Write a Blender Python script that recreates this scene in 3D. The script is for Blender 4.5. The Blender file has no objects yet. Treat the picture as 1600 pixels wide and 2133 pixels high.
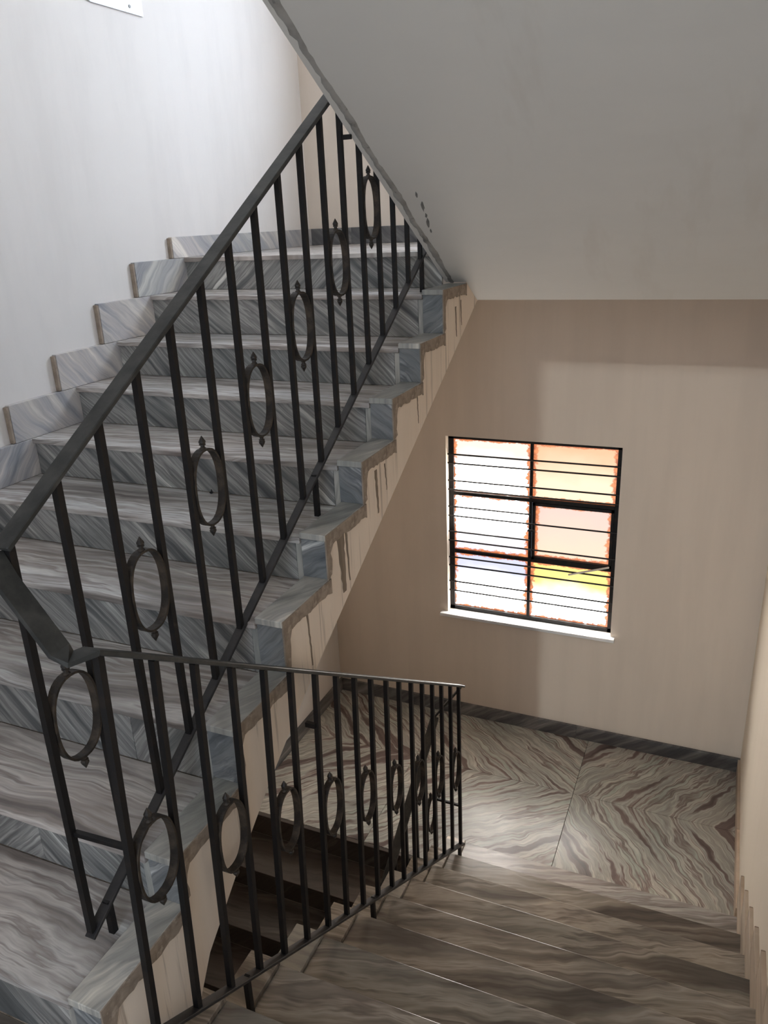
import bpy, bmesh, math, random
from mathutils import Vector, Matrix

random.seed(7)
scene = bpy.context.scene
col = scene.collection

# ------------------------------------------------------------------ camera
CAM = (1.0682, -0.818, 1.5429)
YAW, PITCH, ROLL, FPX = 0.4207, 0.3557, -0.0443, 1638.2
fw = Vector((-math.sin(YAW) * math.cos(PITCH), math.cos(YAW) * math.cos(PITCH), -math.sin(PITCH)))
rt = Vector((math.cos(YAW), math.sin(YAW), 0))
up = rt.cross(fw)
c_, s_ = math.cos(ROLL), math.sin(ROLL)
rt, up = c_ * rt + s_ * up, -s_ * rt + c_ * up
cam_data = bpy.data.cameras.new('camera')
cam_data.sensor_fit = 'VERTICAL'
cam_data.sensor_height = 36.0
cam_data.lens = FPX / 2133.0 * 36.0
cam_data.clip_start = 0.02
cam = bpy.data.objects.new('camera', cam_data)
cam.matrix_world = Matrix(((rt.x, up.x, -fw.x, CAM[0]), (rt.y, up.y, -fw.y, CAM[1]),
                           (rt.z, up.z, -fw.z, CAM[2]), (0, 0, 0, 1)))
col.objects.link(cam)
scene.camera = cam

# ------------------------------------------------------------------ light
WORLD_STRENGTH = 2.5
SUN_STRENGTH = 0.44
LOWER_PANE = 25.0         # luminance of the lit frosted panes in view
UPPER_PANE = 42.0         # panes of the same window one half-storey up
world = bpy.data.worlds.new('sky')
scene.world = world
world.use_nodes = True
bg = world.node_tree.nodes['Background']
bg.inputs[0].default_value = (0.72, 0.84, 1.0, 1)
bg.inputs[1].default_value = WORLD_STRENGTH
sun_data = bpy.data.lights.new('sun', 'SUN')
sun_data.energy = SUN_STRENGTH
sun_data.angle = math.radians(1.1)
sun_data.color = (0.86, 0.97, 1.0)
sun = bpy.data.objects.new('sun', sun_data)
sun.rotation_euler = Vector((0.014, 1.0, -0.413)).to_track_quat('-Z', 'Y').to_euler()
col.objects.link(sun)
portal_data = bpy.data.lights.new('doorway_sky_portal', 'AREA')
portal_data.shape = 'RECTANGLE'
portal_data.size, portal_data.size_y = 1.40, 3.12
portal_data.cycles.is_portal = True
portal = bpy.data.objects.new('doorway_sky_portal', portal_data)
portal.location = (0.675, -1.62, 1.40)
portal.rotation_euler = (math.radians(90), 0, 0)
portal.rotation_euler = Vector((0, 1, 0)).to_track_quat('-Z', 'Y').to_euler()
col.objects.link(portal)

scene.view_settings.view_transform = 'Standard'
scene.view_settings.look = 'None'
scene.view_settings.gamma = 1.0
scene.view_settings.use_curve_mapping = False
scene.view_settings.exposure = 0.22

# ------------------------------------------------------------------ dimensions (metres)
XL, XR, YF = -1.463, 1.398, 3.873          # left wall, right wall, far wall
FLOOR_Z = -0.160                            # landing the photographer stands on
LOW_Z, UP_Z = -1.888, 1.408                 # half landings below and above
STOREY = UP_Z - LOW_Z
LY = [0.0, .282, .559, .836, 1.119, 1.401, 1.677, 1.964, 2.230, 2.519]      # nosings, flight up
LZ = [0.0, .144, .317, .487, .637, .786, .936, 1.084, 1.255, 1.408]
RY = [2.491 - .2624 * k for k in range(11)]                                  # nosings, flight down
RZ = [-1.724 + .1634 * k for k in range(10)]
DY = [2.425 - .262 * k for k in range(9)]                                    # nosings, lower flight
DZ = [LOW_Z - .160 * k for k in range(9)]
XCAP_L = -0.088
XCAP_R0, XCAP_R1 = -0.107, -0.004

# ------------------------------------------------------------------ materials
def nodes_of(name):
    m = bpy.data.materials.new(name)
    m.use_nodes = True
    nt = m.node_tree
    return m, nt, nt.nodes['Principled BSDF']

def N(nt, kind, **kw):
    n = nt.nodes.new(kind)
    for k, v in kw.items():
        if k.startswith('i_'):
            n.inputs[k[2:].replace('_', ' ')].default_value = v
        else:
            setattr(n, k, v)
    return n

def ramp(nt, stops, interp='LINEAR'):
    r = nt.nodes.new('ShaderNodeValToRGB')
    r.color_ramp.interpolation = interp
    e = r.color_ramp.elements
    while len(e) < len(stops):
        e.new(0.5)
    for el, (p, c) in zip(e, stops):
        el.position = p
        el.color = (*c, 1) if len(c) == 3 else c
    return r

def mixrgb(nt, fac, a, b, blend='MIX'):
    m = nt.nodes.new('ShaderNodeMix')
    m.data_type = 'RGBA'
    m.blend_type = blend
    L = nt.links
    for sock, v in ((m.inputs[0], fac), (m.inputs[6], a), (m.inputs[7], b)):
        if hasattr(v, 'is_linked'):
            L.new(v, sock)
        else:
            sock.default_value = v if not isinstance(v, tuple) else (*v, 1)
    return m.outputs[2]

def marble(name, stops, along=1.6, across=14.0, warp=0.10, rough=0.28, fine=0.35, spec=0.5):
    """veined marble; UV holds metres: u along the veins, v across them"""
    m, nt, b = nodes_of(name)
    L = nt.links
    uv = N(nt, 'ShaderNodeUVMap', uv_map='vein')
    wn = N(nt, 'ShaderNodeTexNoise', i_Scale=3.2, i_Detail=3.0, i_Roughness=0.55)
    L.new(uv.outputs[0], wn.inputs['Vector'])
    sub = N(nt, 'ShaderNodeVectorMath', operation='SUBTRACT')
    sub.inputs[1].default_value = (0.5, 0.5, 0.5)
    L.new(wn.outputs['Color'], sub.inputs[0])
    sc = N(nt, 'ShaderNodeVectorMath', operation='SCALE')
    sc.inputs['Scale'].default_value = warp
    L.new(sub.outputs[0], sc.inputs[0])
    add = N(nt, 'ShaderNodeVectorMath', operation='ADD')
    L.new(uv.outputs[0], add.inputs[0]); L.new(sc.outputs[0], add.inputs[1])
    mp = N(nt, 'ShaderNodeVectorMath', operation='MULTIPLY')
    mp.inputs[1].default_value = (along, across, 1)
    L.new(add.outputs[0], mp.inputs[0])
    n1 = N(nt, 'ShaderNodeTexNoise', i_Scale=1.0, i_Detail=5.0, i_Roughness=0.6, i_Distortion=0.35)
    L.new(mp.outputs[0], n1.inputs['Vector'])
    r1 = ramp(nt, stops)
    L.new(n1.outputs['Fac'], r1.inputs[0])
    mp2 = N(nt, 'ShaderNodeVectorMath', operation='MULTIPLY')
    mp2.inputs[1].default_value = (along * 2.2, across * 4.5, 1)
    L.new(add.outputs[0], mp2.inputs[0])
    n2 = N(nt, 'ShaderNodeTexNoise', i_Scale=1.0, i_Detail=3.0, i_Roughness=0.6)
    L.new(mp2.outputs[0], n2.inputs['Vector'])
    r2 = ramp(nt, [(0.36, (0.55, 0.55, 0.56)), (0.5, (0.95, 0.95, 0.95)), (0.62, (1.0, 1.0, 1.0)), (0.70, (1.7, 1.7, 1.68))])
    L.new(n2.outputs['Fac'], r2.inputs[0])
    out = mixrgb(nt, fine, r1.outputs[0], r2.outputs[0], 'MULTIPLY')
    # broad tone change from slab to slab
    n3 = N(nt, 'ShaderNodeTexNoise', i_Scale=1.4, i_Detail=2.0)
    L.new(uv.outputs[0], n3.inputs['Vector'])
    r3 = ramp(nt, [(0.3, (0.78, 0.80, 0.80)), (0.7, (1.18, 1.12, 1.08))])
    L.new(n3.outputs['Fac'], r3.inputs[0])
    out = mixrgb(nt, 1.0, out, r3.outputs[0], 'MULTIPLY')
    L.new(out, b.inputs['Base Color'])
    b.inputs['Roughness'].default_value = rough
    b.inputs['Specular IOR Level'].default_value = spec
    return m

MB = {}
MB['riser'] = marble('marble_riser', [(0.30, (0.072, 0.075, 0.077)), (0.40, (0.151, 0.155, 0.154)), (0.47, (0.263, 0.261, 0.248)), (0.51, (0.395, 0.385, 0.365)),
                                      (0.545, (0.198, 0.192, 0.188)), (0.60, (0.329, 0.329, 0.309)), (0.66, (0.658, 0.646, 0.606)), (0.74, (0.825, 0.825, 0.791))],
                     along=.9, across=20, warp=.045, fine=.6)
MB['tread'] = marble('marble_tread', [(0.30, (0.162, 0.138, 0.126)), (0.41, (0.312, 0.274, 0.250)), (0.48, (0.480, 0.439, 0.408)), (0.52, (0.600, 0.564, 0.528)),
                                      (0.56, (0.324, 0.282, 0.259)), (0.63, (0.552, 0.516, 0.480)), (0.74, (0.850, 0.828, 0.780))],
                     along=1.0, across=17, warp=.06, rough=.27, fine=.5)
MB['cap'] = marble('marble_cap', [(0.30, (0.226, 0.227, 0.211)), (0.45, (0.436, 0.424, 0.381)), (0.55, (0.349, 0.339, 0.312)), (0.7, (0.768, 0.720, 0.625))],
                   along=1.5, across=10, warp=.10, fine=.5)
MB['blue'] = marble('marble_blue', [(0.32, (0.103, 0.113, 0.123)), (0.46, (0.208, 0.220, 0.224)), (0.56, (0.258, 0.261, 0.257)), (0.60, (0.167, 0.175, 0.184)), (0.70, (0.664, 0.659, 0.628))],
                    along=2.0, across=15, warp=.12, fine=.6)
MB['skirt'] = marble('marble_skirt', [(0.30, (0.231, 0.242, 0.263)), (0.46, (0.416, 0.396, 0.395)), (0.55, (0.508, 0.473, 0.445)), (0.68, (0.693, 0.649, 0.587))],
                     along=1.4, across=15, warp=.12, fine=.35, rough=.4)
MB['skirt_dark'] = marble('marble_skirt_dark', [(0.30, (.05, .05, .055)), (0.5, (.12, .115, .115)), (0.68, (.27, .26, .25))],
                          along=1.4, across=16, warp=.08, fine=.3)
MB['floor'] = marble('marble_floor', [(0.30, (0.102, 0.081, 0.076)), (0.41, (0.220, 0.168, 0.154)), (0.46, (0.527, 0.527, 0.483)), (0.50, (0.381, 0.366, 0.329)),
                                      (0.545, (0.615, 0.600, 0.542)), (0.575, (0.249, 0.190, 0.176)), (0.62, (0.483, 0.512, 0.454)), (0.72, (0.732, 0.717, 0.659))],
                     along=.75, across=9.5, warp=.18, rough=.27, fine=.5)
MB['brown'] = marble('marble_brown', [(0.30, (0.073, 0.062, 0.053)), (0.41, (0.168, 0.143, 0.120)), (0.48, (0.280, 0.249, 0.209)), (0.53, (0.414, 0.370, 0.314)), (0.57, (0.190, 0.162, 0.137)), (0.64, (0.336, 0.300, 0.255)), (0.74, (0.650, 0.582, 0.493))],
                     along=.8, across=10, warp=.09, rough=.24, fine=.35)
MB['brown_shaded'] = marble('marble_brown_shaded', [(0.30, (.035, .029, .025)), (0.45, (.085, .070, .060)), (0.55, (.065, .054, .046)), (0.72, (.22, .19, .165))],
                    along=.9, across=14, warp=.08, rough=.35, fine=.4)  # brown marble darkened, shade under the left flight put into its colour
MB['skirt_warm_lit'] = marble('marble_skirt_warm_lit', [(0.30, (.40, .31, .23)), (0.5, (.55, .45, .35)), (0.7, (.68, .58, .47))],
                          along=1.4, across=12, warp=.1, fine=.3, rough=.5)  # tan put into the stone stands for warm light falling on it
MB['white'] = marble('marble_white', [(0.3, (.62, .62, .63)), (0.6, (.75, .75, .75)), (0.8, (.8, .8, .8))], along=1, across=6, rough=.4, fine=.1)

def plaster(name, base, dark, streak=0.35, stain=None, bump=0.05, vert=True, sxyz=(7, 7, .8), lo=.42, hi=.62):
    m, nt, b = nodes_of(name)
    L = nt.links
    tc = N(nt, 'ShaderNodeTexCoord')
    mp = N(nt, 'ShaderNodeVectorMath', operation='MULTIPLY')
    mp.inputs[1].default_value = sxyz
    L.new(tc.outputs['Object'], mp.inputs[0])
    n1 = N(nt, 'ShaderNodeTexNoise', i_Scale=1.0, i_Detail=4.0, i_Roughness=0.6)
    L.new(mp.outputs[0], n1.inputs['Vector'])
    n2 = N(nt, 'ShaderNodeTexNoise', i_Scale=1.3, i_Detail=4.0, i_Roughness=0.6)
    L.new(tc.outputs['Object'], n2.inputs['Vector'])
    r1 = ramp(nt, [(lo, (0, 0, 0)), (hi, (1, 1, 1))]); L.new(n1.outputs['Fac'], r1.inputs[0])
    r2 = ramp(nt, [(.35, (0, 0, 0)), (.68, (1, 1, 1))]); L.new(n2.outputs['Fac'], r2.inputs[0])
    f = N(nt, 'ShaderNodeMath', operation='MULTIPLY'); f.inputs[1].default_value = streak
    L.new(r1.outputs[0], f.inputs[0])
    c = mixrgb(nt, f.outputs[0], base, dark)
    f2 = N(nt, 'ShaderNodeMath', operation='MULTIPLY'); f2.inputs[1].default_value = streak * .6
    L.new(r2.outputs[0], f2.inputs[0])
    c = mixrgb(nt, f2.outputs[0], c, tuple((x + y) / 2 * .97 for x, y in zip(base, dark)))
    if stain:
        scol, sx, slo, shi = stain
        ms = N(nt, 'ShaderNodeVectorMath', operation='MULTIPLY'); ms.inputs[1].default_value = sx
        L.new(tc.outputs['Object'], ms.inputs[0])
        ns = N(nt, 'ShaderNodeTexNoise', i_Scale=1.0, i_Detail=5.0, i_Roughness=0.65)
        L.new(ms.outputs[0], ns.inputs['Vector'])
        rs = ramp(nt, [(slo, (0, 0, 0)), (shi, (1, 1, 1))]); L.new(ns.outputs['Fac'], rs.inputs[0])
        c = mixrgb(nt, rs.outputs[0], c, scol)
    L.new(c, b.inputs['Base Color'])
    b.inputs['Roughness'].default_value = .75
    b.inputs['Specular IOR Level'].default_value = .25
    nb = N(nt, 'ShaderNodeTexNoise', i_Scale=18.0, i_Detail=5.0)
    L.new(tc.outputs['Object'], nb.inputs['Vector'])
    bp = N(nt, 'ShaderNodeBump', i_Strength=bump * 4, i_Distance=.004)
    L.new(nb.outputs['Fac'], bp.inputs['Height']); L.new(bp.outputs[0], b.inputs['Normal'])
    return m

M = {}
M['wall'] = plaster('wall_paint', (.68, .575, .48), (.58, .49, .41), .35)
M['wall_left'] = plaster('wall_paint_streaked', (.72, .665, .62), (.63, .58, .54), .38, sxyz=(7, 7, 1.5), lo=.46, hi=.66)
M['wall_right'] = plaster('wall_paint_lit', (.88, .78, .66), (.82, .72, .60), .3)  # same wall paint made lighter, window light put into its colour
M['soffit'] = plaster('soffit_paint', (.62, .585, .53), (.55, .52, .47), .3, sxyz=(1.2, 3, 3),
                      stain=((.55, .505, .445), (3.2, .8, .8), .54, .72))
M['soffit_edge'] = plaster('soffit_edge_plaster', (.36, .335, .30), (.20, .185, .165), .75, sxyz=(9, 9, 9), bump=.15,
                           stain=((.16, .15, .14), (20, 14, 14), .58, .66))
M['stringer'] = plaster('stringer_paint', (.85, .72, .59), (.74, .61, .49), .5, sxyz=(8, 8, 1.0),
                        stain=((.34, .26, .19), (26, 26, 1.1), .56, .72), bump=.08)
M['mortar'] = plaster('brown_mortar', (.36, .285, .22), (.19, .145, .11), .8, sxyz=(25, 25, 25), bump=.25,
                      stain=((.40, .32, .25), (30, 30, 30), .58, .68))
M['concrete'] = plaster('concrete', (.34, .30, .26), (.27, .24, .21), .4)

def metal(name, a, bcol, rough, lo=.5, hi=.68, scale=22):
    m, nt, b = nodes_of(name)
    L = nt.links
    tc = N(nt, 'ShaderNodeTexCoord')
    n = N(nt, 'ShaderNodeTexNoise', i_Scale=scale, i_Detail=5.0, i_Roughness=.65)
    L.new(tc.outputs['Object'], n.inputs['Vector'])
    r = ramp(nt, [(lo, a), (hi, bcol)]); L.new(n.outputs['Fac'], r.inputs[0])
    L.new(r.outputs[0], b.inputs['Base Color'])
    b.inputs['Roughness'].default_value = rough
    b.inputs['Specular IOR Level'].default_value = .3
    bp = N(nt, 'ShaderNodeBump', i_Strength=.25, i_Distance=.002)
    L.new(n.outputs['Fac'], bp.inputs['Height']); L.new(bp.outputs[0], b.inputs['Normal'])
    return m
M['iron'] = metal('black_painted_iron', (.008, .007, .007), (.016, .011, .009), .5)
M['rail'] = metal('worn_handrail_iron', (.028, .028, .026), (.060, .057, .051), .45, .40, .66, 14)
M['iron_ring'] = metal('rusty_ring_iron', (.020, .016, .013), (.065, .047, .033), .5, .42, .66, 30)
M['bottom_rail'] = metal('bottom_rail_iron', (.022, .021, .022), (.042, .037, .034), .42, .4, .65, 16)
M['frame'] = metal('black_window_steel', (.010, .009, .009), (.022, .014, .011), .6)
M['white_plate'] = metal('white_enamel_sheet', (.82, .82, .84), (.78, .78, .81), .35, .3, .7, 4)
M['screw'] = metal('screw_metal', (.25, .24, .22), (.35, .33, .30), .4)
M['stay'] = metal('pale_stay_paint', (.70, .62, .55), (.60, .50, .42), .5)

def pane_mat(name, top, bottom, strength, split=.5, soft=.25, stain=1.0):
    """frosted pane lit from outside; UV 0..1 over the pane"""
    m, nt, b = nodes_of(name)
    L = nt.links
    uv = N(nt, 'ShaderNodeUVMap', uv_map='vein')
    sx = N(nt, 'ShaderNodeSeparateXYZ'); L.new(uv.outputs[0], sx.inputs[0])
    nz = N(nt, 'ShaderNodeTexNoise', i_Scale=2.2, i_Detail=3.0); L.new(uv.outputs[0], nz.inputs['Vector'])
    a = N(nt, 'ShaderNodeMath', operation='MULTIPLY_ADD'); a.inputs[1].default_value = .5; 
    L.new(nz.outputs['Fac'], a.inputs[0]); 
    a2 = N(nt, 'ShaderNodeMath', operation='ADD'); a2.inputs[1].default_value = -.25
    L.new(sx.outputs['Y'], a2.inputs[0]); L.new(a2.outputs[0], a.inputs[2])
    mid = tuple(min(a_, b_) * .35 + .032 for a_, b_ in zip(top, bottom))
    r = ramp(nt, [(max(0, split - soft), bottom), (split, tuple(min(v, .05) for v in mid) if max(max(top), max(bottom)) > .5 and min(min(top), min(bottom)) < .2 else tuple((a_ + b_) / 2 for a_, b_ in zip(top, bottom))),
                  (min(1, split + soft), top)], 'LINEAR')
    L.new(a.outputs[0], r.inputs[0])
    # rust and paint smears creeping in from the putty
    def edge(s):
        o = N(nt, 'ShaderNodeMath', operation='SUBTRACT'); o.inputs[0].default_value = 1.0
        L.new(s, o.inputs[1])
        mn = N(nt, 'ShaderNodeMath', operation='MINIMUM'); L.new(s, mn.inputs[0]); L.new(o.outputs[0], mn.inputs[1])
        return mn.outputs[0]
    mn = N(nt, 'ShaderNodeMath', operation='MINIMUM')
    L.new(edge(sx.outputs['X']), mn.inputs[0]); L.new(edge(sx.outputs['Y']), mn.inputs[1])
    n2 = N(nt, 'ShaderNodeTexNoise', i_Scale=9.0, i_Detail=6.0, i_Roughness=.7); L.new(uv.outputs[0], n2.inputs['Vector'])
    e = N(nt, 'ShaderNodeMath', operation='MULTIPLY_ADD'); e.inputs[1].default_value = -.22 * stain; 
    L.new(n2.outputs['Fac'], e.inputs[0]); L.new(mn.outputs[0], e.inputs[2])
    r2 = ramp(nt, [(0.0, (0, 0, 0)), (.012, (.0, .0, .0)), (.03, (1, 1, 1))])
    rust = ramp(nt, [(0.30, (.0010, .0003, .0002)), (.47, (.020, .0045, .0014)), (.6, (.034, .012, .0045))])
    L.new(n2.outputs['Fac'], rust.inputs[0])
    sh = N(nt, 'ShaderNodeMath', operation='ADD'); sh.inputs[1].default_value = .094 * stain
    L.new(e.outputs[0], sh.inputs[0]); L.new(sh.outputs[0], r2.inputs[0])
    c = mixrgb(nt, r2.outputs[0], rust.outputs[0], r.outputs[0])
    L.new(c, b.inputs['Emission Color'])
    b.inputs['Emission Strength'].default_value = strength
    b.inputs['Base Color'].default_value = (.22, .21, .20, 1)
    b.inputs['Roughness'].default_value = .35
    return m

# ------------------------------------------------------------------ mesh helpers
def tag(o, label=None, cat=None, group=None, kind=None):
    if label: o['label'] = label
    if cat: o['category'] = cat
    if group: o['group'] = group
    if kind: o['kind'] = kind
    return o

def empty(name, loc=(0, 0, 0)):
    o = bpy.data.objects.new(name, None)
    o.empty_display_size = .1
    o.location = loc
    col.objects.link(o)
    return o

def link(name, bm, mat, parent=None, loc=(0, 0, 0), smooth=False, uvdir=None, uvfun=None):
    """bm in world metres; the origin moves to loc"""
    bm.normal_update()
    if uvdir is not None or uvfun is not None:
        lay = bm.loops.layers.uv.new('vein')
        if uvdir is not None:
            U, V = Vector(uvdir[0]).normalized(), Vector(uvdir[1]).normalized()
            off = (random.uniform(-40, 40), random.uniform(-40, 40))
        for f in bm.faces:
            for lp in f.loops:
                p = lp.vert.co
                lp[lay].uv = uvfun(p) if uvfun else (p.dot(U) + off[0], p.dot(V) + off[1])
    loc = Vector(loc)
    if loc.length > 0:
        bmesh.ops.translate(bm, verts=bm.verts, vec=-loc)
    me = bpy.data.meshes.new(name)
    bm.to_mesh(me)
    bm.free()
    if smooth:
        for p in me.polygons: p.use_smooth = True
    me.materials.append(mat)
    o = bpy.data.objects.new(name, me)
    col.objects.link(o)
    o.location = loc
    if parent:
        o.parent = parent
        q, pl = parent, Vector((0, 0, 0))
        while q is not None:
            pl += q.location
            q = q.parent
        o.location = loc - pl
    return o

def bm_box(bm, x0, x1, y0, y1, z0, z1):
    vs = [bm.verts.new((x, y, z)) for x in (x0, x1) for y in (y0, y1) for z in (z0, z1)]
    for f in ((0, 1, 3, 2), (4, 6, 7, 5), (0, 4, 5, 1), (2, 3, 7, 6), (0, 2, 6, 4), (1, 5, 7, 3)):
        bm.faces.new([vs[i] for i in f])
    return vs

def box(name, x0, x1, y0, y1, z0, z1, mat, parent=None, bevel=0.0, uvdir=None, uvfun=None, seg=1):
    bm = bmesh.new()
    bm_box(bm, x0, x1, y0, y1, z0, z1)
    if bevel:
        bmesh.ops.bevel(bm, geom=list(bm.edges), offset=bevel, segments=seg, affect='EDGES', profile=.5)
    return link(name, bm, mat, parent, ((x0 + x1) / 2, (y0 + y1) / 2, (z0 + z1) / 2), uvdir=uvdir, uvfun=uvfun)

def bm_prism(bm, pts, x0, x1):
    """polygon in the y-z plane extruded along x"""
    a = [bm.verts.new((x0, y, z)) for y, z in pts]
    b = [bm.verts.new((x1, y, z)) for y, z in pts]
    n = len(pts)
    fa = bm.faces.new(a); fb = bm.faces.new(list(reversed(b)))
    for i in range(n):
        j = (i + 1) % n
        bm.faces.new((a[j], a[i], b[i], b[j]))
    bmesh.ops.recalc_face_normals(bm, faces=bm.faces)
    return fa, fb

def prism(name, pts, x0, x1, mat, parent=None, **kw):
    bm = bmesh.new()
    bm_prism(bm, pts, x0, x1)
    cy = sum(p[0] for p in pts) / len(pts); cz = sum(p[1] for p in pts) / len(pts)
    return link(name, bm, mat, parent, ((x0 + x1) / 2, cy, cz), **kw)

def bm_bar(bm, a, b, wx, wn, side=Vector((1, 0, 0))):
    """bar from a to b: wx across `side`, wn across the other normal"""
    a, b = Vector(a), Vector(b)
    d = (b - a).normalized()
    s = (side - d * side.dot(d)).normalized()
    n = d.cross(s)
    vs = []
    for p in (a, b):
        for i, j in ((-1, -1), (1, -1), (1, 1), (-1, 1)):
            vs.append(bm.verts.new(p + s * (wx / 2 * i) + n * (wn / 2 * j)))
    for f in ((3, 2, 1, 0), (4, 5, 6, 7), (0, 1, 5, 4), (1, 2, 6, 5), (2, 3, 7, 6), (3, 0, 4, 7)):
        bm.faces.new([vs[i] for i in f])
    return vs

def bar(name, a, b, wx, wn, mat, parent=None, bevel=0.0, side=Vector((1, 0, 0))):
    bm = bmesh.new()
    bm_bar(bm, a, b, wx, wn, side)
    if bevel:
        bmesh.ops.bevel(bm, geom=list(bm.edges), offset=bevel, segments=1, affect='EDGES')
    return link(name, bm, mat, parent, (Vector(a) + Vector(b)) / 2)

X, Y, Z = Vector((1, 0, 0)), Vector((0, 1, 0)), Vector((0, 0, 1))

# ------------------------------------------------------------------ walls
ZB, ZT = LOW_Z - 1.75, UP_Z + STOREY - .2
o = box('wall_left', XL - .15, XL, -1.8, YF + .2, ZB, ZT, M['wall_left']); tag(o, kind='structure')
o = box('wall_right', XR, XR + .15, -1.8, YF + .2, ZB, ZT, M['wall_right']); tag(o, kind='structure')

WX0, WX1, WZ0, WZ1 = -.571, .543, -1.062, .212       # opening in the far wall
bm = bmesh.new()
Y0, Y1 = YF, YF + .2
for (x0, x1, z0, z1) in ((XL, WX0, ZB, ZT), (WX1, XR, ZB, ZT), (WX0, WX1, ZB, WZ0), (WX0, WX1, WZ1, WZ0 + STOREY), (WX0, WX1, WZ1 + STOREY, ZT)):
    bm_box(bm, x0, x1, Y0, Y1, z0, z1)
o = link('wall_far', bm, M['wall'], None, (0, YF, 0)); tag(o, kind='structure')
bm = bmesh.new()                                      # wall behind the photographer with a doorway to the open air
for (x0, x1, z0, z1) in ((XL, -.02, ZB, ZT), (XR - .03, XR, ZB, ZT), (-.02, XR - .03, ZB, FLOOR_Z), (-.02, XR - .03, 2.97, ZT)):
    bm_box(bm, x0, x1, -1.62, -1.45, z0, z1)
o = link('wall_rear', bm, M['wall'], None, (0, -1.5, 0)); tag(o, kind='structure')

# ------------------------------------------------------------------ floors, ceilings
box_floor = box('floor', XL, XR, -1.45, -.133, FLOOR_Z - .14, FLOOR_Z - .02, M['concrete']); tag(box_floor, kind='structure')
for x0, x1 in ((XL, -.72), (-.72, .0), (.0, .70), (.70, XR)):
    box('slab', x0 + .001, x1 - .001, -1.45, -.133, FLOOR_Z - .02, FLOOR_Z, MB['brown'], box_floor, .001, uvdir=(X, Y))
box('slab', XL + .001, XCAP_R0 - .001, -.132, .012, FLOOR_Z - .02, FLOOR_Z, MB['brown'], box_floor, .001, uvdir=(X, Y))

low = box('floor', XL, XR, 2.44, YF, LOW_Z - .18, LOW_Z - .021, M['concrete']); tag(low, kind='structure')
XJ, YJ = .446, 3.288
def book(p):                       # four-way book-matched slabs: veins mirrored about the joints
    dx, dy = p.x - XJ, p.y - YJ
    s = 1 if dx > 0 else 1.0
    a = math.radians(58 if dx > 0 else 38)
    ax, ay = abs(dx), abs(dy)
    k = 0.0 if dx > 0 else 7.3
    return (ax * math.cos(a) + ay * math.sin(a) + k, -ax * math.sin(a) + ay * math.cos(a) + k + p.z)
G = .0012
for (x0, x1, y0, y1) in ((XL, -.62, YJ, YF), (-.62, XJ, YJ, YF), (XJ, XR, YJ, YF),
                         (XL, -.62, 2.452, YJ), (-.62, XJ, 2.452, YJ), (XJ, XR, 2.452, YJ)):
    box('slab', x0 + G, x1 - G, y0 + G, y1 - G, LOW_Z - .021, LOW_Z, MB['floor'], low, .0008,
        uvfun=(lambda x0: (lambda p: tuple(a + (3.1 if x0 < -1 else 0) for a in book(p))))(x0))

# upper half landing (top is seen edge-on) and the flight above it, whose soffit is the ceiling here
FOLD_Y, FOLD_Z, SLOPE = 2.706, 1.186, .577
upl = box('floor', XL, XR, FOLD_Y, YF, FOLD_Z, UP_Z - .021, M['soffit']); tag(upl, kind='structure')
for x0, x1 in ((XL, -.78), (-.78, XCAP_R0)):
    box('slab', x0 + G, x1 - G, LY[9], 3.2, UP_Z - .021, UP_Z, MB['tread'], upl, .002, uvdir=(X + Y * .05, Y - X * .05))
for x0, x1 in ((XL, -.5), (-.5, .4), (.4, XR)):
    box('slab', x0 + G, x1 - G, 3.2 + G, YF, UP_Z - .021, UP_Z, MB['tread'], upl, .002, uvdir=(X, Y))

def upper_profile():
    pts = [(FOLD_Y, FOLD_Z), (FOLD_Y, UP_Z)]
    for k in range(11):
        y, z = RY[k] if k < 11 else 0, RZ[k - 1] + STOREY if k else UP_Z
        zt = (RZ[k] + STOREY) if k < 10 else FLOOR_Z + STOREY
        pts += [(RY[k], z), (RY[k], zt)]
    pts += [(-.45, FLOOR_Z + STOREY), (-.45, FOLD_Z + SLOPE * (FOLD_Y + .45))]
    return pts
bm = bmesh.new()
bm_prism(bm, upper_profile(), XCAP_R0 + .012, XR)
# rough rounded arris along the open edge of the soffit
edges = [e for e in bm.edges if abs(e.verts[0].co.x - XCAP_R0 - .012) < 1e-4 and abs(e.verts[1].co.x - XCAP_R0 - .012) < 1e-4
         and all(abs(v.co.z - (FOLD_Z + SLOPE * (FOLD_Y - v.co.y))) < 1e-3 for v in e.verts)]
o = link('ceiling', bm, M['soffit'], None, (0, 1.2, 2.0)); tag(o, kind='structure')
ceil = o
# the crumbling plaster edge as its own strip
bm = bmesh.new()
rings = []
n = 150
rr = random.Random(3)
for i in range(n + 1):
    t = i / n
    y = FOLD_Y + .02 - t * (FOLD_Y + .35)
    z = FOLD_Z + SLOPE * (FOLD_Y - y) if y < FOLD_Y else FOLD_Z
    rough = .0025 if t > .55 else .0045
    j = lambda a: rr.uniform(-a, a)
    xa = XCAP_R0
    rings.append([bm.verts.new(q) for q in ((xa + .014, y, z + .20), (xa + j(.002), y, z + .13), (xa + j(rough), y, z + .055 + j(rough)),
                                            (xa + .012 + j(rough), y, z + .016 + j(rough)), (xa + .034 + j(rough), y, z - .003 + j(.002)),
                                            (xa + .050 + .006 * math.sin(y * 17) + j(.003), y, z - .0035), (xa + .062, y, z + .01))])
for a, b in zip(rings, rings[1:]):
    for k in range(len(a) - 1):
        bm.faces.new((a[k], a[k + 1], b[k + 1], b[k]))
bm.faces.new(rings[0]); bm.faces.new(list(reversed(rings[-1])))
bmesh.ops.recalc_face_normals(bm, faces=bm.faces)
link('plaster_edge', bm, M['soffit_edge'], ceil, (XCAP_R0, 1.2, 2.0), smooth=True)

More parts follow.
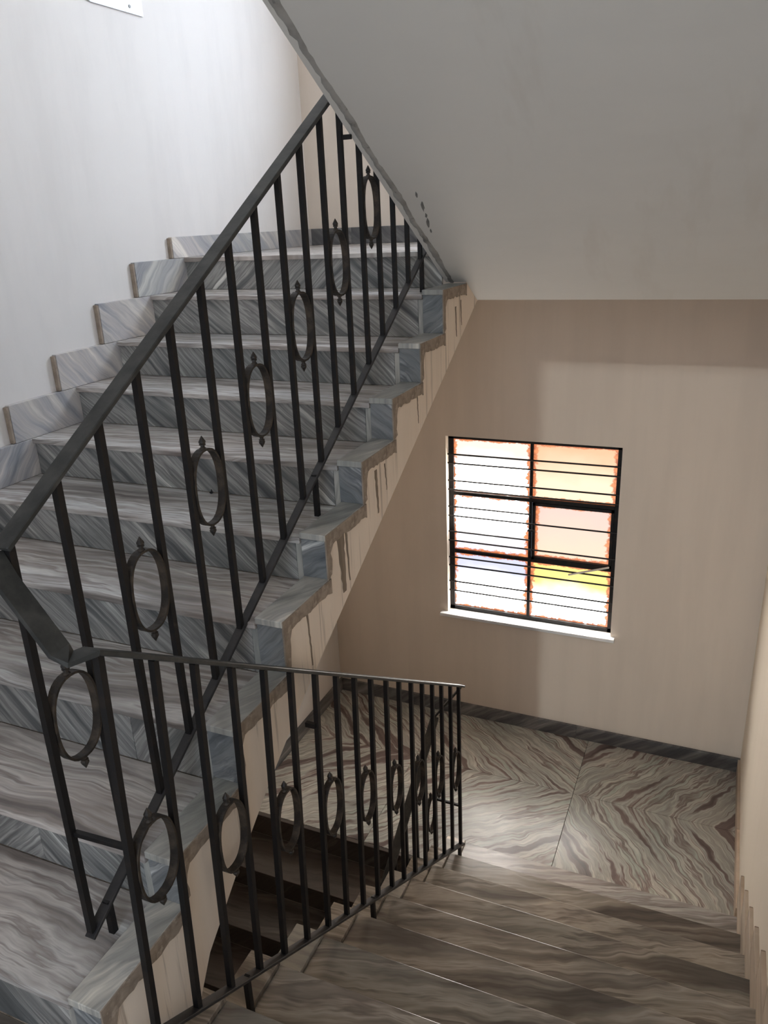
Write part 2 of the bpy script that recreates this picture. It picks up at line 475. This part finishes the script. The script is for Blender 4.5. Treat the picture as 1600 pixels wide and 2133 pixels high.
M['chip'] = plaster('bare_patch', (.20, .19, .17), (.13, .12, .11), .6, sxyz=(40, 40, 40))
def soffit_z(y): return FOLD_Z + SLOPE * (FOLD_Y - y)
for cx, cy, ln, wd, k_ in ((.006, 1.955, .018, .004, 1), (.004, 2.02, .030, .006, 2), (-.004, 2.075, .014, .005, 3), (-.014, 2.12, .034, .006, 4), (-.022, 2.17, .012, .004, 5)):
    r_ = random.Random(k_)
    bm = bmesh.new()
    top_, bot_ = [], []
    for q in range(10):
        t = 2 * math.pi * q / 10
        yy = cy + math.cos(t) * ln * r_.uniform(.7, 1.1)
        xx = cx + math.sin(t) * wd * r_.uniform(.6, 1.2) - (yy - cy) * .25
        top_.append(bm.verts.new((xx, yy, soffit_z(yy) + .001))); bot_.append(bm.verts.new((xx, yy, soffit_z(yy) - .0008)))
    bm.faces.new(top_); bm.faces.new(bot_)
    for q in range(10):
        bm.faces.new((top_[q], top_[(q + 1) % 10], bot_[(q + 1) % 10], bot_[q]))
    bmesh.ops.recalc_face_normals(bm, faces=bm.faces)
    link('flaked_patch', bm, M['chip'], ceil, (cx, cy, soffit_z(cy)))

o = box('ceiling', XL, XR, -1.45, -.45, FLOOR_Z + STOREY - .16, FLOOR_Z + STOREY, M['soffit']); tag(o, kind='structure')
o = box('ceiling', XL, XCAP_R0, -.45, .10, FLOOR_Z + STOREY - .16, FLOOR_Z + STOREY, M['soffit']); tag(o, kind='structure')
o = prism('ceiling', [(.10, FLOOR_Z + STOREY - .16), (2.70, FOLD_Z + STOREY), (YF, FOLD_Z + STOREY), (YF, UP_Z + STOREY), (2.5, UP_Z + STOREY), (.10, FLOOR_Z + STOREY)],
          XL, XCAP_R0 - .01, M['soffit']); tag(o, kind='structure')
o = box('ceiling', XCAP_R0 - .01, XR, FOLD_Y, YF, FOLD_Z + STOREY, UP_Z + STOREY, M['soffit']); tag(o, kind='structure')

# ------------------------------------------------------------------ flight going up on the left
up_f = empty('stair_flight', (-.73, 1.2, FLOOR_Z))
tag(up_f, 'grey marble stair flight climbing along the bright left wall', 'staircase', 'marble stair flights')
ov = .014                                               # nosing overhang
prof = [(2.72, UP_Z - .021), (LY[9] + ov, UP_Z - .021)]
for i in range(9, -1, -1):
    zb = LZ[i - 1] - .02 if i else FLOOR_Z
    prof.append((LY[i] + ov + .016, LZ[i] - .02)); prof.append((LY[i] + ov + .016, zb))
prof += [(-.02, FLOOR_Z - .02), (-.02, FLOOR_Z - .14), (.30, FLOOR_Z - .14), (.358, -.206), (.52, -.07), (.691, .058), (.943, .217), (1.568, .556), (FOLD_Y, FOLD_Z - .004), (2.72, FOLD_Z - .004)]
prism('concrete_body', prof, XL + .002, -.003, M['stringer'], up_f)
slash = {9: '/', 8: '\\', 7: '\\', 6: '\\', 5: '\\', 4: '\\', 3: '\\', 2: '\\', 1: '/', 0: '/'}
for i in range(10):
    zb = LZ[i - 1] if i else FLOOR_Z
    sg = 1 if slash[i] == '/' else -1
    a = math.radians(42 + random.uniform(-6, 6))
    ud = (X * math.cos(a) + Z * math.sin(a) * sg, -X * math.sin(a) * sg + Z * math.cos(a) + Y * .5)
    xr = XCAP_L - .022 if i < 9 else XCAP_R0
    splits = [XL + .002, xr]
    if i in (2, 1, 0, 9): splits = [XL + .002, -.55 + .1 * (i % 3), xr]
    for q, (xa, xb) in enumerate(zip(splits, splits[1:])):
        if q == 1:
            ud = (X * math.cos(a) - Z * math.sin(a) * sg, X * math.sin(a) * sg + Z * math.cos(a) + Y * .5)
        box('riser', xa + .0008, xb - .0008, LY[i] + ov, LY[i] + ov + .017, zb + .0005, LZ[i] - .0205, MB['riser'], up_f, .0008, uvdir=ud)
    if i < 9:
        b_ = random.uniform(-.10, .14)
        box('tread', XL + .002, XCAP_L - .0008, LY[i], LY[i + 1] + ov, LZ[i] - .02, LZ[i], MB['tread'], up_f, .0035,
            uvdir=(X + Y * b_, Y - X * b_ + Z), seg=2)
        box('riser_strip', XCAP_L - .021, XCAP_L - .001, LY[i] + ov - .002, LY[i] + ov + .015, zb + .0005, LZ[i] - .0205, MB['cap'], up_f, .0008, uvdir=(Z, X))
        c = link  # cap and its own riser on the open side
        box('edge_cap', XCAP_L, .0, LY[i] + .001, LY[i + 1] + ov + .010, LZ[i] - .002, LZ[i] + .018, MB['cap'], up_f, .0018, uvdir=(X * .5 + Y, Y * -.5 + X))
        s2 = random.choice((-1, 1))
        box('edge_riser', XCAP_L, -.001, LY[i] + .010, LY[i] + .028, zb + (.018 if i else 0), LZ[i] - .0025, MB['blue'], up_f, .0008,
            uvdir=(X + Z * .7 * s2, Z - X * .7 * s2))

def mortar_L(i):
    """brown mortar and raw marble ends showing along the stepped edge"""
    r = random.Random(40 + i)
    y0, y1 = LY[i] + .001, LY[i + 1] + .034
    z1 = LZ[i] + .0165
    zb = (LZ[i - 1] + .018) if i else FLOOR_Z
    pts = [(y0 + .002, zb), (y0 + .002, z1), (y1 - .012, z1), (y1 - .012, z1 - .05)]
    m_ = 16
    for q in range(m_):                                 # ragged lower line back to the corner
        t = (q + .5) / m_
        pts.append((y1 - .02 - t * (y1 - y0 - .06), z1 - .042 + r.uniform(-.004, .004)))
    for q in range(4):
        t = (q + .5) / 4
        pts.append((y0 + .032 + r.uniform(-.005, .005), z1 - .055 - t * (z1 - .055 - zb)))
    return pts
for i in range(9):
    prism('mortar_edge', mortar_L(i), -.002, .003, M['mortar'], up_f)

M['damp'] = plaster('damp_stain', (.26, .20, .145), (.17, .125, .09), .7, sxyz=(30, 30, 3))
def drip(y, z1, w, h, seed):
    r = random.Random(seed)
    n_ = 12
    L_, R_ = [], []
    for q in range(n_ + 1):
        t = q / n_
        ww = w * (1 - .55 * t) * (.9 + .25 * r.random())
        c0 = y + .010 * t + r.uniform(-.002, .002)
        L_.append((c0 - ww / 2, z1 - h * t)); R_.append((c0 + ww / 2, z1 - h * t))
    return L_ + R_[::-1]
def drip_len(y, z1, h):
    return min(h, z1 - (.556 + .556 * (y + .02 - 1.568)) - .035)
for y_, z_, w_, h_, k_ in ((1.228, .634, .052, .29, 1), (1.268, .628, .014, .25, 2), (1.520, .742, .022, .16, 3), (1.60, .742, .010, .10, 4),
                           (1.93, .91, .010, .22, 5), (2.40, 1.19, .016, .16, 6), (.985, .47, .010, .20, 7), (2.47, 1.21, .012, .20, 8)):
    prism('damp_stain', drip(y_, z_, w_, drip_len(y_, z_, h_), k_), -.004, -.0022, M['damp'], up_f)

# ------------------------------------------------------------------ flight going down on the right
dn = empty('stair_flight', (.6, 1.2, LOW_Z))
tag(dn, 'brownish marble stair flight descending to the landing under the window', 'staircase', 'marble stair flights')
prof = [(RY[0] - ov - .016, LOW_Z - .02)]
for k in range(10):
    prof.append((RY[k] - ov - .016, RZ[k] - .02))
    prof.append((RY[k + 1] - ov - .016, RZ[k] - .02))
prof += [(RY[10] - ov - .016, FLOOR_Z - .02), (-.45, FLOOR_Z - .02), (-.45, FLOOR_Z - .14), (-.40, FLOOR_Z - .30),
         (FOLD_Y, FOLD_Z - STOREY), (FOLD_Y, LOW_Z - .02)]
prism('concrete_body', prof, XCAP_R0 + .003, XR - .002, M['stringer'], dn)
for k in range(10):
    zb = RZ[k - 1] if k else LOW_Z
    box('tread', XCAP_R1 + .0008, XR - .002, RY[k + 1] - ov, RY[k], RZ[k] - .02, RZ[k], MB['brown'] if k else MB['tread'], dn, .003, seg=2,
        uvdir=(X + Y * .30, Y - X * .30 + Z))
    box('riser', XCAP_R1 + .0008, XR - .002, RY[k] - ov - .017, RY[k] - ov, zb + .0005, RZ[k] - .0205, MB['brown'], dn, .0008, uvdir=(X, Z))
    box('edge_cap', XCAP_R0, XCAP_R1, RY[k + 1] - ov - .01, RY[k] - .001, RZ[k] - .002, RZ[k] + .018, MB['brown'] if k % 3 else MB['cap'], dn, .0018, uvdir=(X, Y))
    box('edge_riser', XCAP_R0, XCAP_R1, RY[k] - .028, RY[k] - .010, zb + (.018 if k else .0005), RZ[k] - .0025, MB['brown'], dn, .0008, uvdir=(X, Z))

# ------------------------------------------------------------------ next flight down, in the dark under the left one
lw = empty('stair_flight', (-.8, 1.4, LOW_Z - 1.3))
tag(lw, 'shadowed brown marble stair flight going down beneath the left flight', 'staircase', 'marble stair flights')
prof = [(2.44, LOW_Z - .02), (2.44, LOW_Z - .20), (2.44, ZB), (DY[8] - .3, ZB), (DY[8] - .3, DZ[8] - .16)]
for k in range(8, -1, -1):
    prof += [(DY[k] + ov + .016, DZ[k] - .16), (DY[k] + ov + .016, DZ[k] - .02)]
prism('concrete_body', prof, XL + .002, XCAP_R0 - .01, M['concrete'], lw)
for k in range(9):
    box('tread', XL + .002, XCAP_R0 - .02, DY[k], (DY[k - 1] if k else 2.437) + ov, DZ[k] - .02, DZ[k], MB['brown_shaded'], lw, .003, seg=2,
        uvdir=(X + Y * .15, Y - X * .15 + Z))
    box('riser', XL + .002, XCAP_R0 - .02, DY[k] + ov, DY[k] + ov + .017, DZ[k] - .1595, DZ[k] - .0205, MB['brown_shaded'], lw, .0008,
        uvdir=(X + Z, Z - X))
o = box('floor', XL, XR, -1.45, YF, ZB - .1, ZB, M['concrete']); tag(o, kind='structure')

# ------------------------------------------------------------------ skirting
bl = empty('baseboard_left', (XL, 1.2, 0)); tag(bl, kind='structure')
for i in range(9):
    y0, y1 = LY[i] - .088, LY[i + 1] + ov
    a = math.radians(50 + random.uniform(-12, 12)); sg = random.choice((1, -1, -1))
    ud = (Y * math.cos(a) + Z * math.sin(a) * sg, -Y * math.sin(a) * sg + Z * math.cos(a))
    box('skirting_tile', XL, XL + .022, y0 + .012, y1, LZ[i] + .0008, LZ[i + 1] - .0008 + (.0 if i < 8 else .0), MB['skirt'], bl, .001, uvdir=ud)
    box('mortar_end', XL, XL + .020, y0, y0 + .0118, LZ[i] + .001, LZ[i + 1] - .006, M['mortar'], bl, .002)
y = LY[9] - .076
box('mortar_end', XL, XL + .020, y - .012, y - .0002, UP_Z + .001, UP_Z + .094, M['mortar'], bl, .002)
for y0, y1 in ((y, 3.16), (3.16, YF)):
    box('skirting_tile', XL, XL + .022, y0 + .0008, y1 - .0008, UP_Z + .0008, UP_Z + .098, MB['skirt'], bl, .001, uvdir=(Y - Z, Y + Z))
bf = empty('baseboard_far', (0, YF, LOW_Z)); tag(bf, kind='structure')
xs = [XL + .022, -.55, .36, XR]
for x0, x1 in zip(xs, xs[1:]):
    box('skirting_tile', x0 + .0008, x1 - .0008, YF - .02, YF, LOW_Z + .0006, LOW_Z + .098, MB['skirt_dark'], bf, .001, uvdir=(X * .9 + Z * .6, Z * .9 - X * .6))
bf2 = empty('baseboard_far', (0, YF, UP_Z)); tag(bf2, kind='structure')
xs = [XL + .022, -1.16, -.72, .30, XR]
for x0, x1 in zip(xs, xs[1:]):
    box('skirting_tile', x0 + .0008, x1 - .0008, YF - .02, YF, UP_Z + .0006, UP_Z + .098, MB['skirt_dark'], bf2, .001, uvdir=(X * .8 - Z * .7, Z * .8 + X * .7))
br = empty('baseboard_right', (XR, 1.2, LOW_Z)); tag(br, kind='structure')
for y0, y1 in ((RY[0] + .12, 3.2), (3.2, YF - .02)):
    box('skirting_tile', XR - .016, XR, y0 + .0008, y1 - .0008, LOW_Z + .0006, LOW_Z + .098, MB['skirt_warm_lit'], br, .001, uvdir=(Y, Z))
for k in range(9):
    y0, y1 = RY[k + 1] - ov, RY[k] + .10
    box('skirting_tile', XR - .016, XR, y0, y1, RZ[k] + .0008, RZ[k + 1] - .0008, MB['skirt_warm_lit'], br, .001, uvdir=(Y, Z))
    box('mortar_end', XR - .015, XR, y1 + .0002, y1 + .012, RZ[k] + .002, RZ[k + 1] - .006, M['mortar'], br, .002)
bll = empty('baseboard_left', (XL, 3.1, LOW_Z)); tag(bll, kind='structure')
box('skirting_tile', XL, XL + .02, 2.45, YF, LOW_Z + .0006, LOW_Z + .098, MB['skirt_dark'], bll, .001, uvdir=(Y, Z))

# ------------------------------------------------------------------ window
def make_window(name, dz, strength, cols):
    w = empty(name, (0, YF, WZ0 + dz)); tag(w, kind='structure')
    fy0, fy1 = YF + .050, YF + .085
    t = .029
    x0, x1, z0, z1 = WX0, WX1, WZ0 + dz, WZ1 + dz
    xm = -.014
    za, zb = -.195 + dz, -.615 + dz                    # transoms
    bm = bmesh.new()
    for a in ((x0, x0 + t + .007, z0, z1), (x1 - t, x1, z0, z1), (x0, x1, z1 - t, z1), (x0, x1, z0, z0 + t)):
        bm_box(bm, a[0], a[1], fy0, fy1, a[2], a[3])
    link('outer_frame', bm, M['frame'], w, ((x0 + x1) / 2, fy0, (z0 + z1) / 2))
    box('mullion', xm - .010, xm + .010, fy0 + .002, fy1, zb, z1 - t, M['frame'], w, .002)
    box('mullion', xm - .011, xm + .009, fy0 + .002, fy1, z0 + t, zb, M['frame'], w, .002)
    box('transom', x0 + t, x1 - t, fy0 + .001, fy1, za - .012, za + .013, M['frame'], w, .002)
    box('transom', x0 + t, x1 - t, fy0 + .001, fy1, zb - .013, zb + .012, M['frame'], w, .002)
    # opening sash, right of the middle
    sash = empty('sash', (0, 0, 0)); sash.parent = w; sash.location = (.27, .045, .66)
    bm = bmesh.new()
    sx0, sx1, sz0, sz1 = xm + .016, x1 - t - .001, zb + .012, za - .012
    for a in ((sx0, sx0 + .017, sz0, sz1), (sx1 - .017, sx1, sz0, sz1), (sx0, sx1, sz1 - .018, sz1), (sx0, sx1, sz0, sz0 + .020)):
        bm_box(bm, a[0], a[1], fy0 - .008, fy1 - .006, a[2], a[3])
    link('sash_frame', bm, M['frame'], sash, ((sx0 + sx1) / 2, fy0, (sz0 + sz1) / 2))
    box('latch', xm - .012, xm + .034, fy0 - .016, fy0 - .006, -.405 + dz, -.392 + dz, M['frame'], sash, .002)
    rects = [(x0 + t, xm - .01, za + .012, z1 - t), (xm + .01, x1 - t, za + .012, z1 - t),
             (x0 + t, xm - .01, zb + .012, za - .012), (sx0 + .016, sx1 - .016, sz0 + .019, sz1 - .017),
             (x0 + t, xm - .01, z0 + t, zb - .012), (xm + .01, x1 - t, z0 + t, zb - .012)]
    for (a, b, c, d), cc in zip(rects, cols):
        m = pane_mat(name + '_frosted_pane', *cc[:2], strength, *cc[2:])
        uvf = (lambda a, b, c, d: (lambda p: ((p.x - a) / (b - a), (p.z - c) / (d - c))))(a, b, c, d)
        box('pane', a - .004, b + .004, fy0 + .016, fy0 + .020, c - .004, d + .004, m, w, uvfun=uvf)
    rods = [.080, .019, -.101, -.164, -.286, -.351, -.466, -.532, -.656, -.718, -.839, -.909]
    for i, zr in enumerate(rods):
        half = i in (4, 6)
        bm = bmesh.new()
        bmesh.ops.create_cone(bm, cap_ends=True, segments=8, radius1=.0058, radius2=.0058, depth=(xm - x0 + .01) if half else (x1 - x0 + .02),
                              matrix=Matrix.Translation((((x0 + xm) / 2) if half else (x0 + x1) / 2, YF + .035, zr + dz)) @ Matrix.Rotation(math.pi / 2, 4, 'Y'))
        link('guard_rod', bm, M['frame'], w, (((x0 + xm) / 2) if half else (x0 + x1) / 2, YF + .035, zr + dz))
    bar('stay', (.250, YF + .030, -.675 + dz), (.505, YF + .024, -.585 + dz), .012, .010, M['stay'], w, .002, side=Y)
    box('sill', x0 - .045, x1 + .030, YF - .045, YF + .085, z0 - .022, z0 + .001, MB['white'], w, .003, uvdir=(X, Y))
    # pale lining of the opening
    box('reveal', x0 - .0005, x0 + .003, YF - .002, YF + .05, z0 + .001, z1, M['wall_right'], w)
    return w
W_ = (1.0, .97, .94)
make_window('window_1', 0.0, LOWER_PANE,
            [((.042, .034, .029), (1, .95, .88), .62, .22), ((.038, .020, .0115), (.042, .032, .023), .62, .30),
             ((1, .96, .92), (.037, .033, .038), .34, .28), ((.033, .024, .021), (.040, .028, .021), .5, .4),
             ((.027, .028, .036), (1, .97, .92), .56, .24), ((.040, .033, .0098), (1, .98, .94), .52, .20)])
make_window('window_2', STOREY, UPPER_PANE, [((.14, .165, .20), (.14, .165, .20), .5, .4), ((.66, .80, 1.0), (.68, .82, 1.0), .5, .4)] * 3)  # unseen window, left panes dimmed to hold light off the left wall

# ------------------------------------------------------------------ railings
def finial(name, base, sgn, parent):
    prof = [(.0, .0095), (.004, .0085), (.007, .0055), (.011, .0055), (.012, .0085), (.0145, .0085), (.0155, .0070), (.018, .0090), (.022, .0088), (.036, .0006)]
    bm = bmesh.new()
    rows = []
    for h, r in prof:
        rows.append([bm.verts.new((base[0] + r * math.cos(t * math.pi / 4), base[1] + r * math.sin(t * math.pi / 4), base[2] + sgn * h)) for t in range(8)])
    for a, b in zip(rows, rows[1:]):
        for t in range(8):
            bm.faces.new((a[t], a[(t + 1) % 8], b[(t + 1) % 8], b[t]))
    bm.faces.new(rows[0]); bm.faces.new(rows[-1])
    bmesh.ops.recalc_face_normals(bm, faces=bm.faces)
    return link(name, bm, M['iron_ring'], parent, base)

def ring(c, wy, hz, parent, shear=0.0):
    """flat iron bar bent into a tall rounded hoop in the y-z plane"""
    bm = bmesh.new()
    n, w, th = 36, .021, .0055
    e = 2.35
    rows = []
    for i in range(n):
        t = 2 * math.pi * i / n
        ct, st = math.cos(t), math.sin(t)
        py = math.copysign(abs(ct) ** (2 / e), ct); pz = math.copysign(abs(st) ** (2 / e), st)
        row = []
        for o_, xx in ((0, -w / 2), (0, w / 2), (th, w / 2), (th, -w / 2)):
            row.append(bm.verts.new((c[0] + xx, c[1] + (wy / 2 - o_) * py, c[2] + (hz / 2 - o_) * pz)))
        rows.append(row)
    for i in range(n):
        a, b = rows[i], rows[(i + 1) % n]
        for k in range(4):
            bm.faces.new((a[k], b[k], b[(k + 1) % 4], a[(k + 1) % 4]))
    bmesh.ops.recalc_face_normals(bm, faces=bm.faces)
    o = link('ring', bm, M['iron_ring'], parent, c)
    finial('finial', (c[0], c[1], c[2] + hz / 2 - .003), 1, o)
    finial('finial', (c[0], c[1], c[2] - hz / 2 + .003), -1, o)
    return o

BW = .0155
def baluster(xb, yt, zt, yb, zb, parent, name='baluster', w=BW):
    bm = bmesh.new()
    bm_bar(bm, (xb, yb, zb), (xb, yt, zt), w, w)
    return link(name, bm, M['iron'], parent, (xb, (yt + yb) / 2, (zt + zb) / 2))

# -- railing of the flight going up
RXL = -.125
lr = empty('stair_railing', (RXL, 1.2, 0))
tag(lr, 'black iron railing with hoop ornaments along the flight going up', 'railing', 'black iron stair railings')
lbot = lambda y: .061 + .607 * (y - .128)
ltop = lambda y: 1.012 + .613 * (y - .145)
YL = [.136 + .1365 * i for i in range(19)]
for i, y in enumerate(YL):
    baluster(RXL, y, ltop(y) + .004, y - (.008 if i == 0 else 0), lbot(y) - .004, lr)
bar('handrail', (RXL, .118, ltop(.118) + .010), (RXL, 2.64, ltop(2.64) + .010), .042, .012, M['rail'], lr, .002)
bar('bottom_rail', (RXL, .118, lbot(.118) - .006), (RXL, 2.62, lbot(2.62) - .006), .026, .010, M['bottom_rail'], lr, .0015)
for i in range(0, 18, 2):
    y = (YL[i] + YL[i + 1]) / 2
    ring((RXL, y, lbot(y) + .481), .1365 - BW + .004, .205, lr)
for yf in (.185, 1.312, 2.335):
    i = max(k for k in range(10) if LY[k] <= yf)
    baluster(RXL, yf, lbot(yf), yf, LZ[i], lr, 'post_foot')
bar('fixing_bracket', (RXL, 1.64, 1.79), (XCAP_R0 + .02, 1.64, 1.79), .014, .012, M['iron'], lr, .001, side=Z)

# -- railing of the flight going down
RXR = .030
rr_ = empty('stair_railing', (RXR, 1.2, LOW_Z))
tag(rr_, 'black iron railing with hoop ornaments along the flight going down', 'railing', 'black iron stair railings')
YT = [.150, .292, .416, .549, .683, .811, .945, 1.074, 1.199, 1.323, 1.452, 1.570, 1.691, 1.811, 1.930, 2.047, 2.170, 2.290]
YB = [.112, .250, .380, .508, .634, .764, .897, 1.029, 1.160, 1.286, 1.419, 1.543, 1.668, 1.794, 1.930, 2.048, 2.172, 2.300]
rbot = lambda y: -.248 - .634 * (y - .242)
rtop = lambda y: .792 - .645 * (y - .150)
for a, b in zip(YT, YB):
    baluster(RXR, a, rtop(a) + .004, b, rbot(b) - .004, rr_)
bar('handrail', (RXR, .135, rtop(.135) + .010), (RXR, 2.335, rtop(2.335) + .010), .040, .011, M['rail'], rr_, .002)
bar('bottom_rail', (RXR, .07, rbot(.07) - .006), (RXR, 2.335, rbot(2.335) - .006), .028, .010, M['bottom_rail'], rr_, .0015)
for i in range(0, 18, 2):
    y = (YT[i] + YT[i + 1] + YB[i] + YB[i + 1]) / 4
    ring((RXR, y, rbot(y) + .481), (YT[i + 1] - YT[i] + YB[i + 1] - YB[i]) / 2 - BW + .004, .205, rr_)
# bent flat bar that joins this handrail to the upper one
za, zb_ = ltop(.118) + .006, rtop(.135) + .012
bm = bmesh.new()
path = [(RXL - .012, .104, za - .004), (RXL + .020, .100, za - .052), (RXR - .040, .100, zb_ + .010), (RXR - .020, .104, zb_ - .006), (RXR, .138, zb_ - .004)]
wid = .046
rows = []
for k, p in enumerate(path):
    p = Vector(p)
    d = (Vector(path[min(k + 1, 4)]) - Vector(path[max(k - 1, 0)])).normalized()
    s = (Y - d * Y.dot(d)).normalized()
    if k == 4: s = Vector((-1, .15, 0)).normalized()
    if k == 3: s = Vector((-.5, .8, 0)).normalized()
    nn = d.cross(s).normalized()
    w = wid if k < 4 else .040
    rows.append([bm.verts.new(p + s * (w / 2 * a) + nn * (.0055 * b)) for a, b in ((-1, -1), (1, -1), (1, 1), (-1, 1))])
for a, b in zip(rows, rows[1:]):
    for k in range(4):
        bm.faces.new((a[k], a[(k + 1) % 4], b[(k + 1) % 4], b[k]))
bm.faces.new(rows[0]); bm.faces.new(list(reversed(rows[-1])))
bmesh.ops.recalc_face_normals(bm, faces=bm.faces)
link('handrail_link', bm, M['rail'], rr_, (-.05, .1, .9))
bar('cross_tie', (RXL + .006, .136, .335), (RXR - .006, .143, .335), .012, .012, M['iron'], rr_, .001, side=Z)
bar('fixing_bracket', (-.004, .925, .112), (RXR, .925, .112), .016, .014, M['iron'], rr_, .001, side=Z)
for yf, zt in ((2.285, RZ[0]), (1.235, RZ[4]), (.445, RZ[7])):
    baluster(RXR, yf, rbot(yf), yf, zt, rr_, 'post_foot')

# -- railing of the flight below, half hidden
RXD = -.115
dr = empty('stair_railing', (RXD, 1.6, LOW_Z - 1))
tag(dr, 'dark iron railing dropping into the shadow behind the down flight railing', 'railing', 'black iron stair railings')
dtop = lambda y: -.835 + .640 * (y - 2.345)
dbot = lambda y: dtop(y) - .955
YD = [2.325 - .1365 * i for i in range(10)]
for y in YD:
    baluster(RXD, y, dtop(y), y, dbot(y), dr)
bar('handrail', (RXD, 2.345, dtop(2.345) + .006), (RXD, 1.05, dtop(1.05) + .006), .042, .012, M['rail'], dr, .002)
bar('bottom_rail', (RXD, 2.335, dbot(2.335)), (RXD, 1.05, dbot(1.05)), .026, .010, M['bottom_rail'], dr, .0015)
for i in range(0, 9, 2):
    y = (YD[i] + YD[i + 1]) / 2
    ring((RXD, y, dbot(y) + .481), .1365 - BW + .004, .205, dr)
bar('handrail_link', (RXR, 2.335, rtop(2.335) + .006), (RXD, 2.350, dtop(2.345) + .010), .036, .010, M['rail'], dr, .002, side=Y)
bar('cross_tie', (RXD, 2.30, -1.30), (RXR - .007, 2.295, -1.30), .012, .012, M['iron'], dr, .001, side=Z)
baluster(RXD, 2.19, dbot(2.19), 2.19, DZ[1], dr, 'post_foot')

# ------------------------------------------------------------------ sheet on the left wall
sg_ = empty('notice_plate', (XL, 2.29, 2.42))
tag(sg_, 'plain white metal plate screwed high on the left wall', 'sign')
bm = bmesh.new()
pts = [(2.135, 2.420), (2.115, 2.428), (2.115, 2.72), (2.462, 2.72), (2.462, 2.423)]
bm_prism(bm, pts, XL + .003, XL + .009)
link('plate', bm, M['white_plate'], sg_, (XL, 2.29, 2.57))
for y in (2.375, 2.20):
    for z in (2.447, 2.69):
        bm = bmesh.new()
        bmesh.ops.create_cone(bm, cap_ends=True, segments=10, radius1=.007, radius2=.006, depth=.004,
                              matrix=Matrix.Translation((XL + .0105, y, z)) @ Matrix.Rotation(math.pi / 2, 4, 'Y'))
        link('screw', bm, M['screw'], sg_, (XL + .010, y, z))

# ------------------------------------------------------------------ chip on the stairs
bm = bmesh.new()
bmesh.ops.create_icosphere(bm, subdivisions=1, radius=.006, matrix=Matrix.Translation((-.607, 1.400, LZ[4] + .0045)) @ Matrix.Diagonal((1.4, .8, .8, 1)))
bmesh.ops.create_cone(bm, cap_ends=True, segments=5, radius1=.0035, radius2=.0008, depth=.010, matrix=Matrix.Translation((-.605, 1.400, LZ[4] + .0125)))
o = link('stone_chip', bm, M['frame'], None, (-.607, 1.400, LZ[4]))
tag(o, 'tiny dark chip lying at the foot of a riser behind the hoop', 'debris')
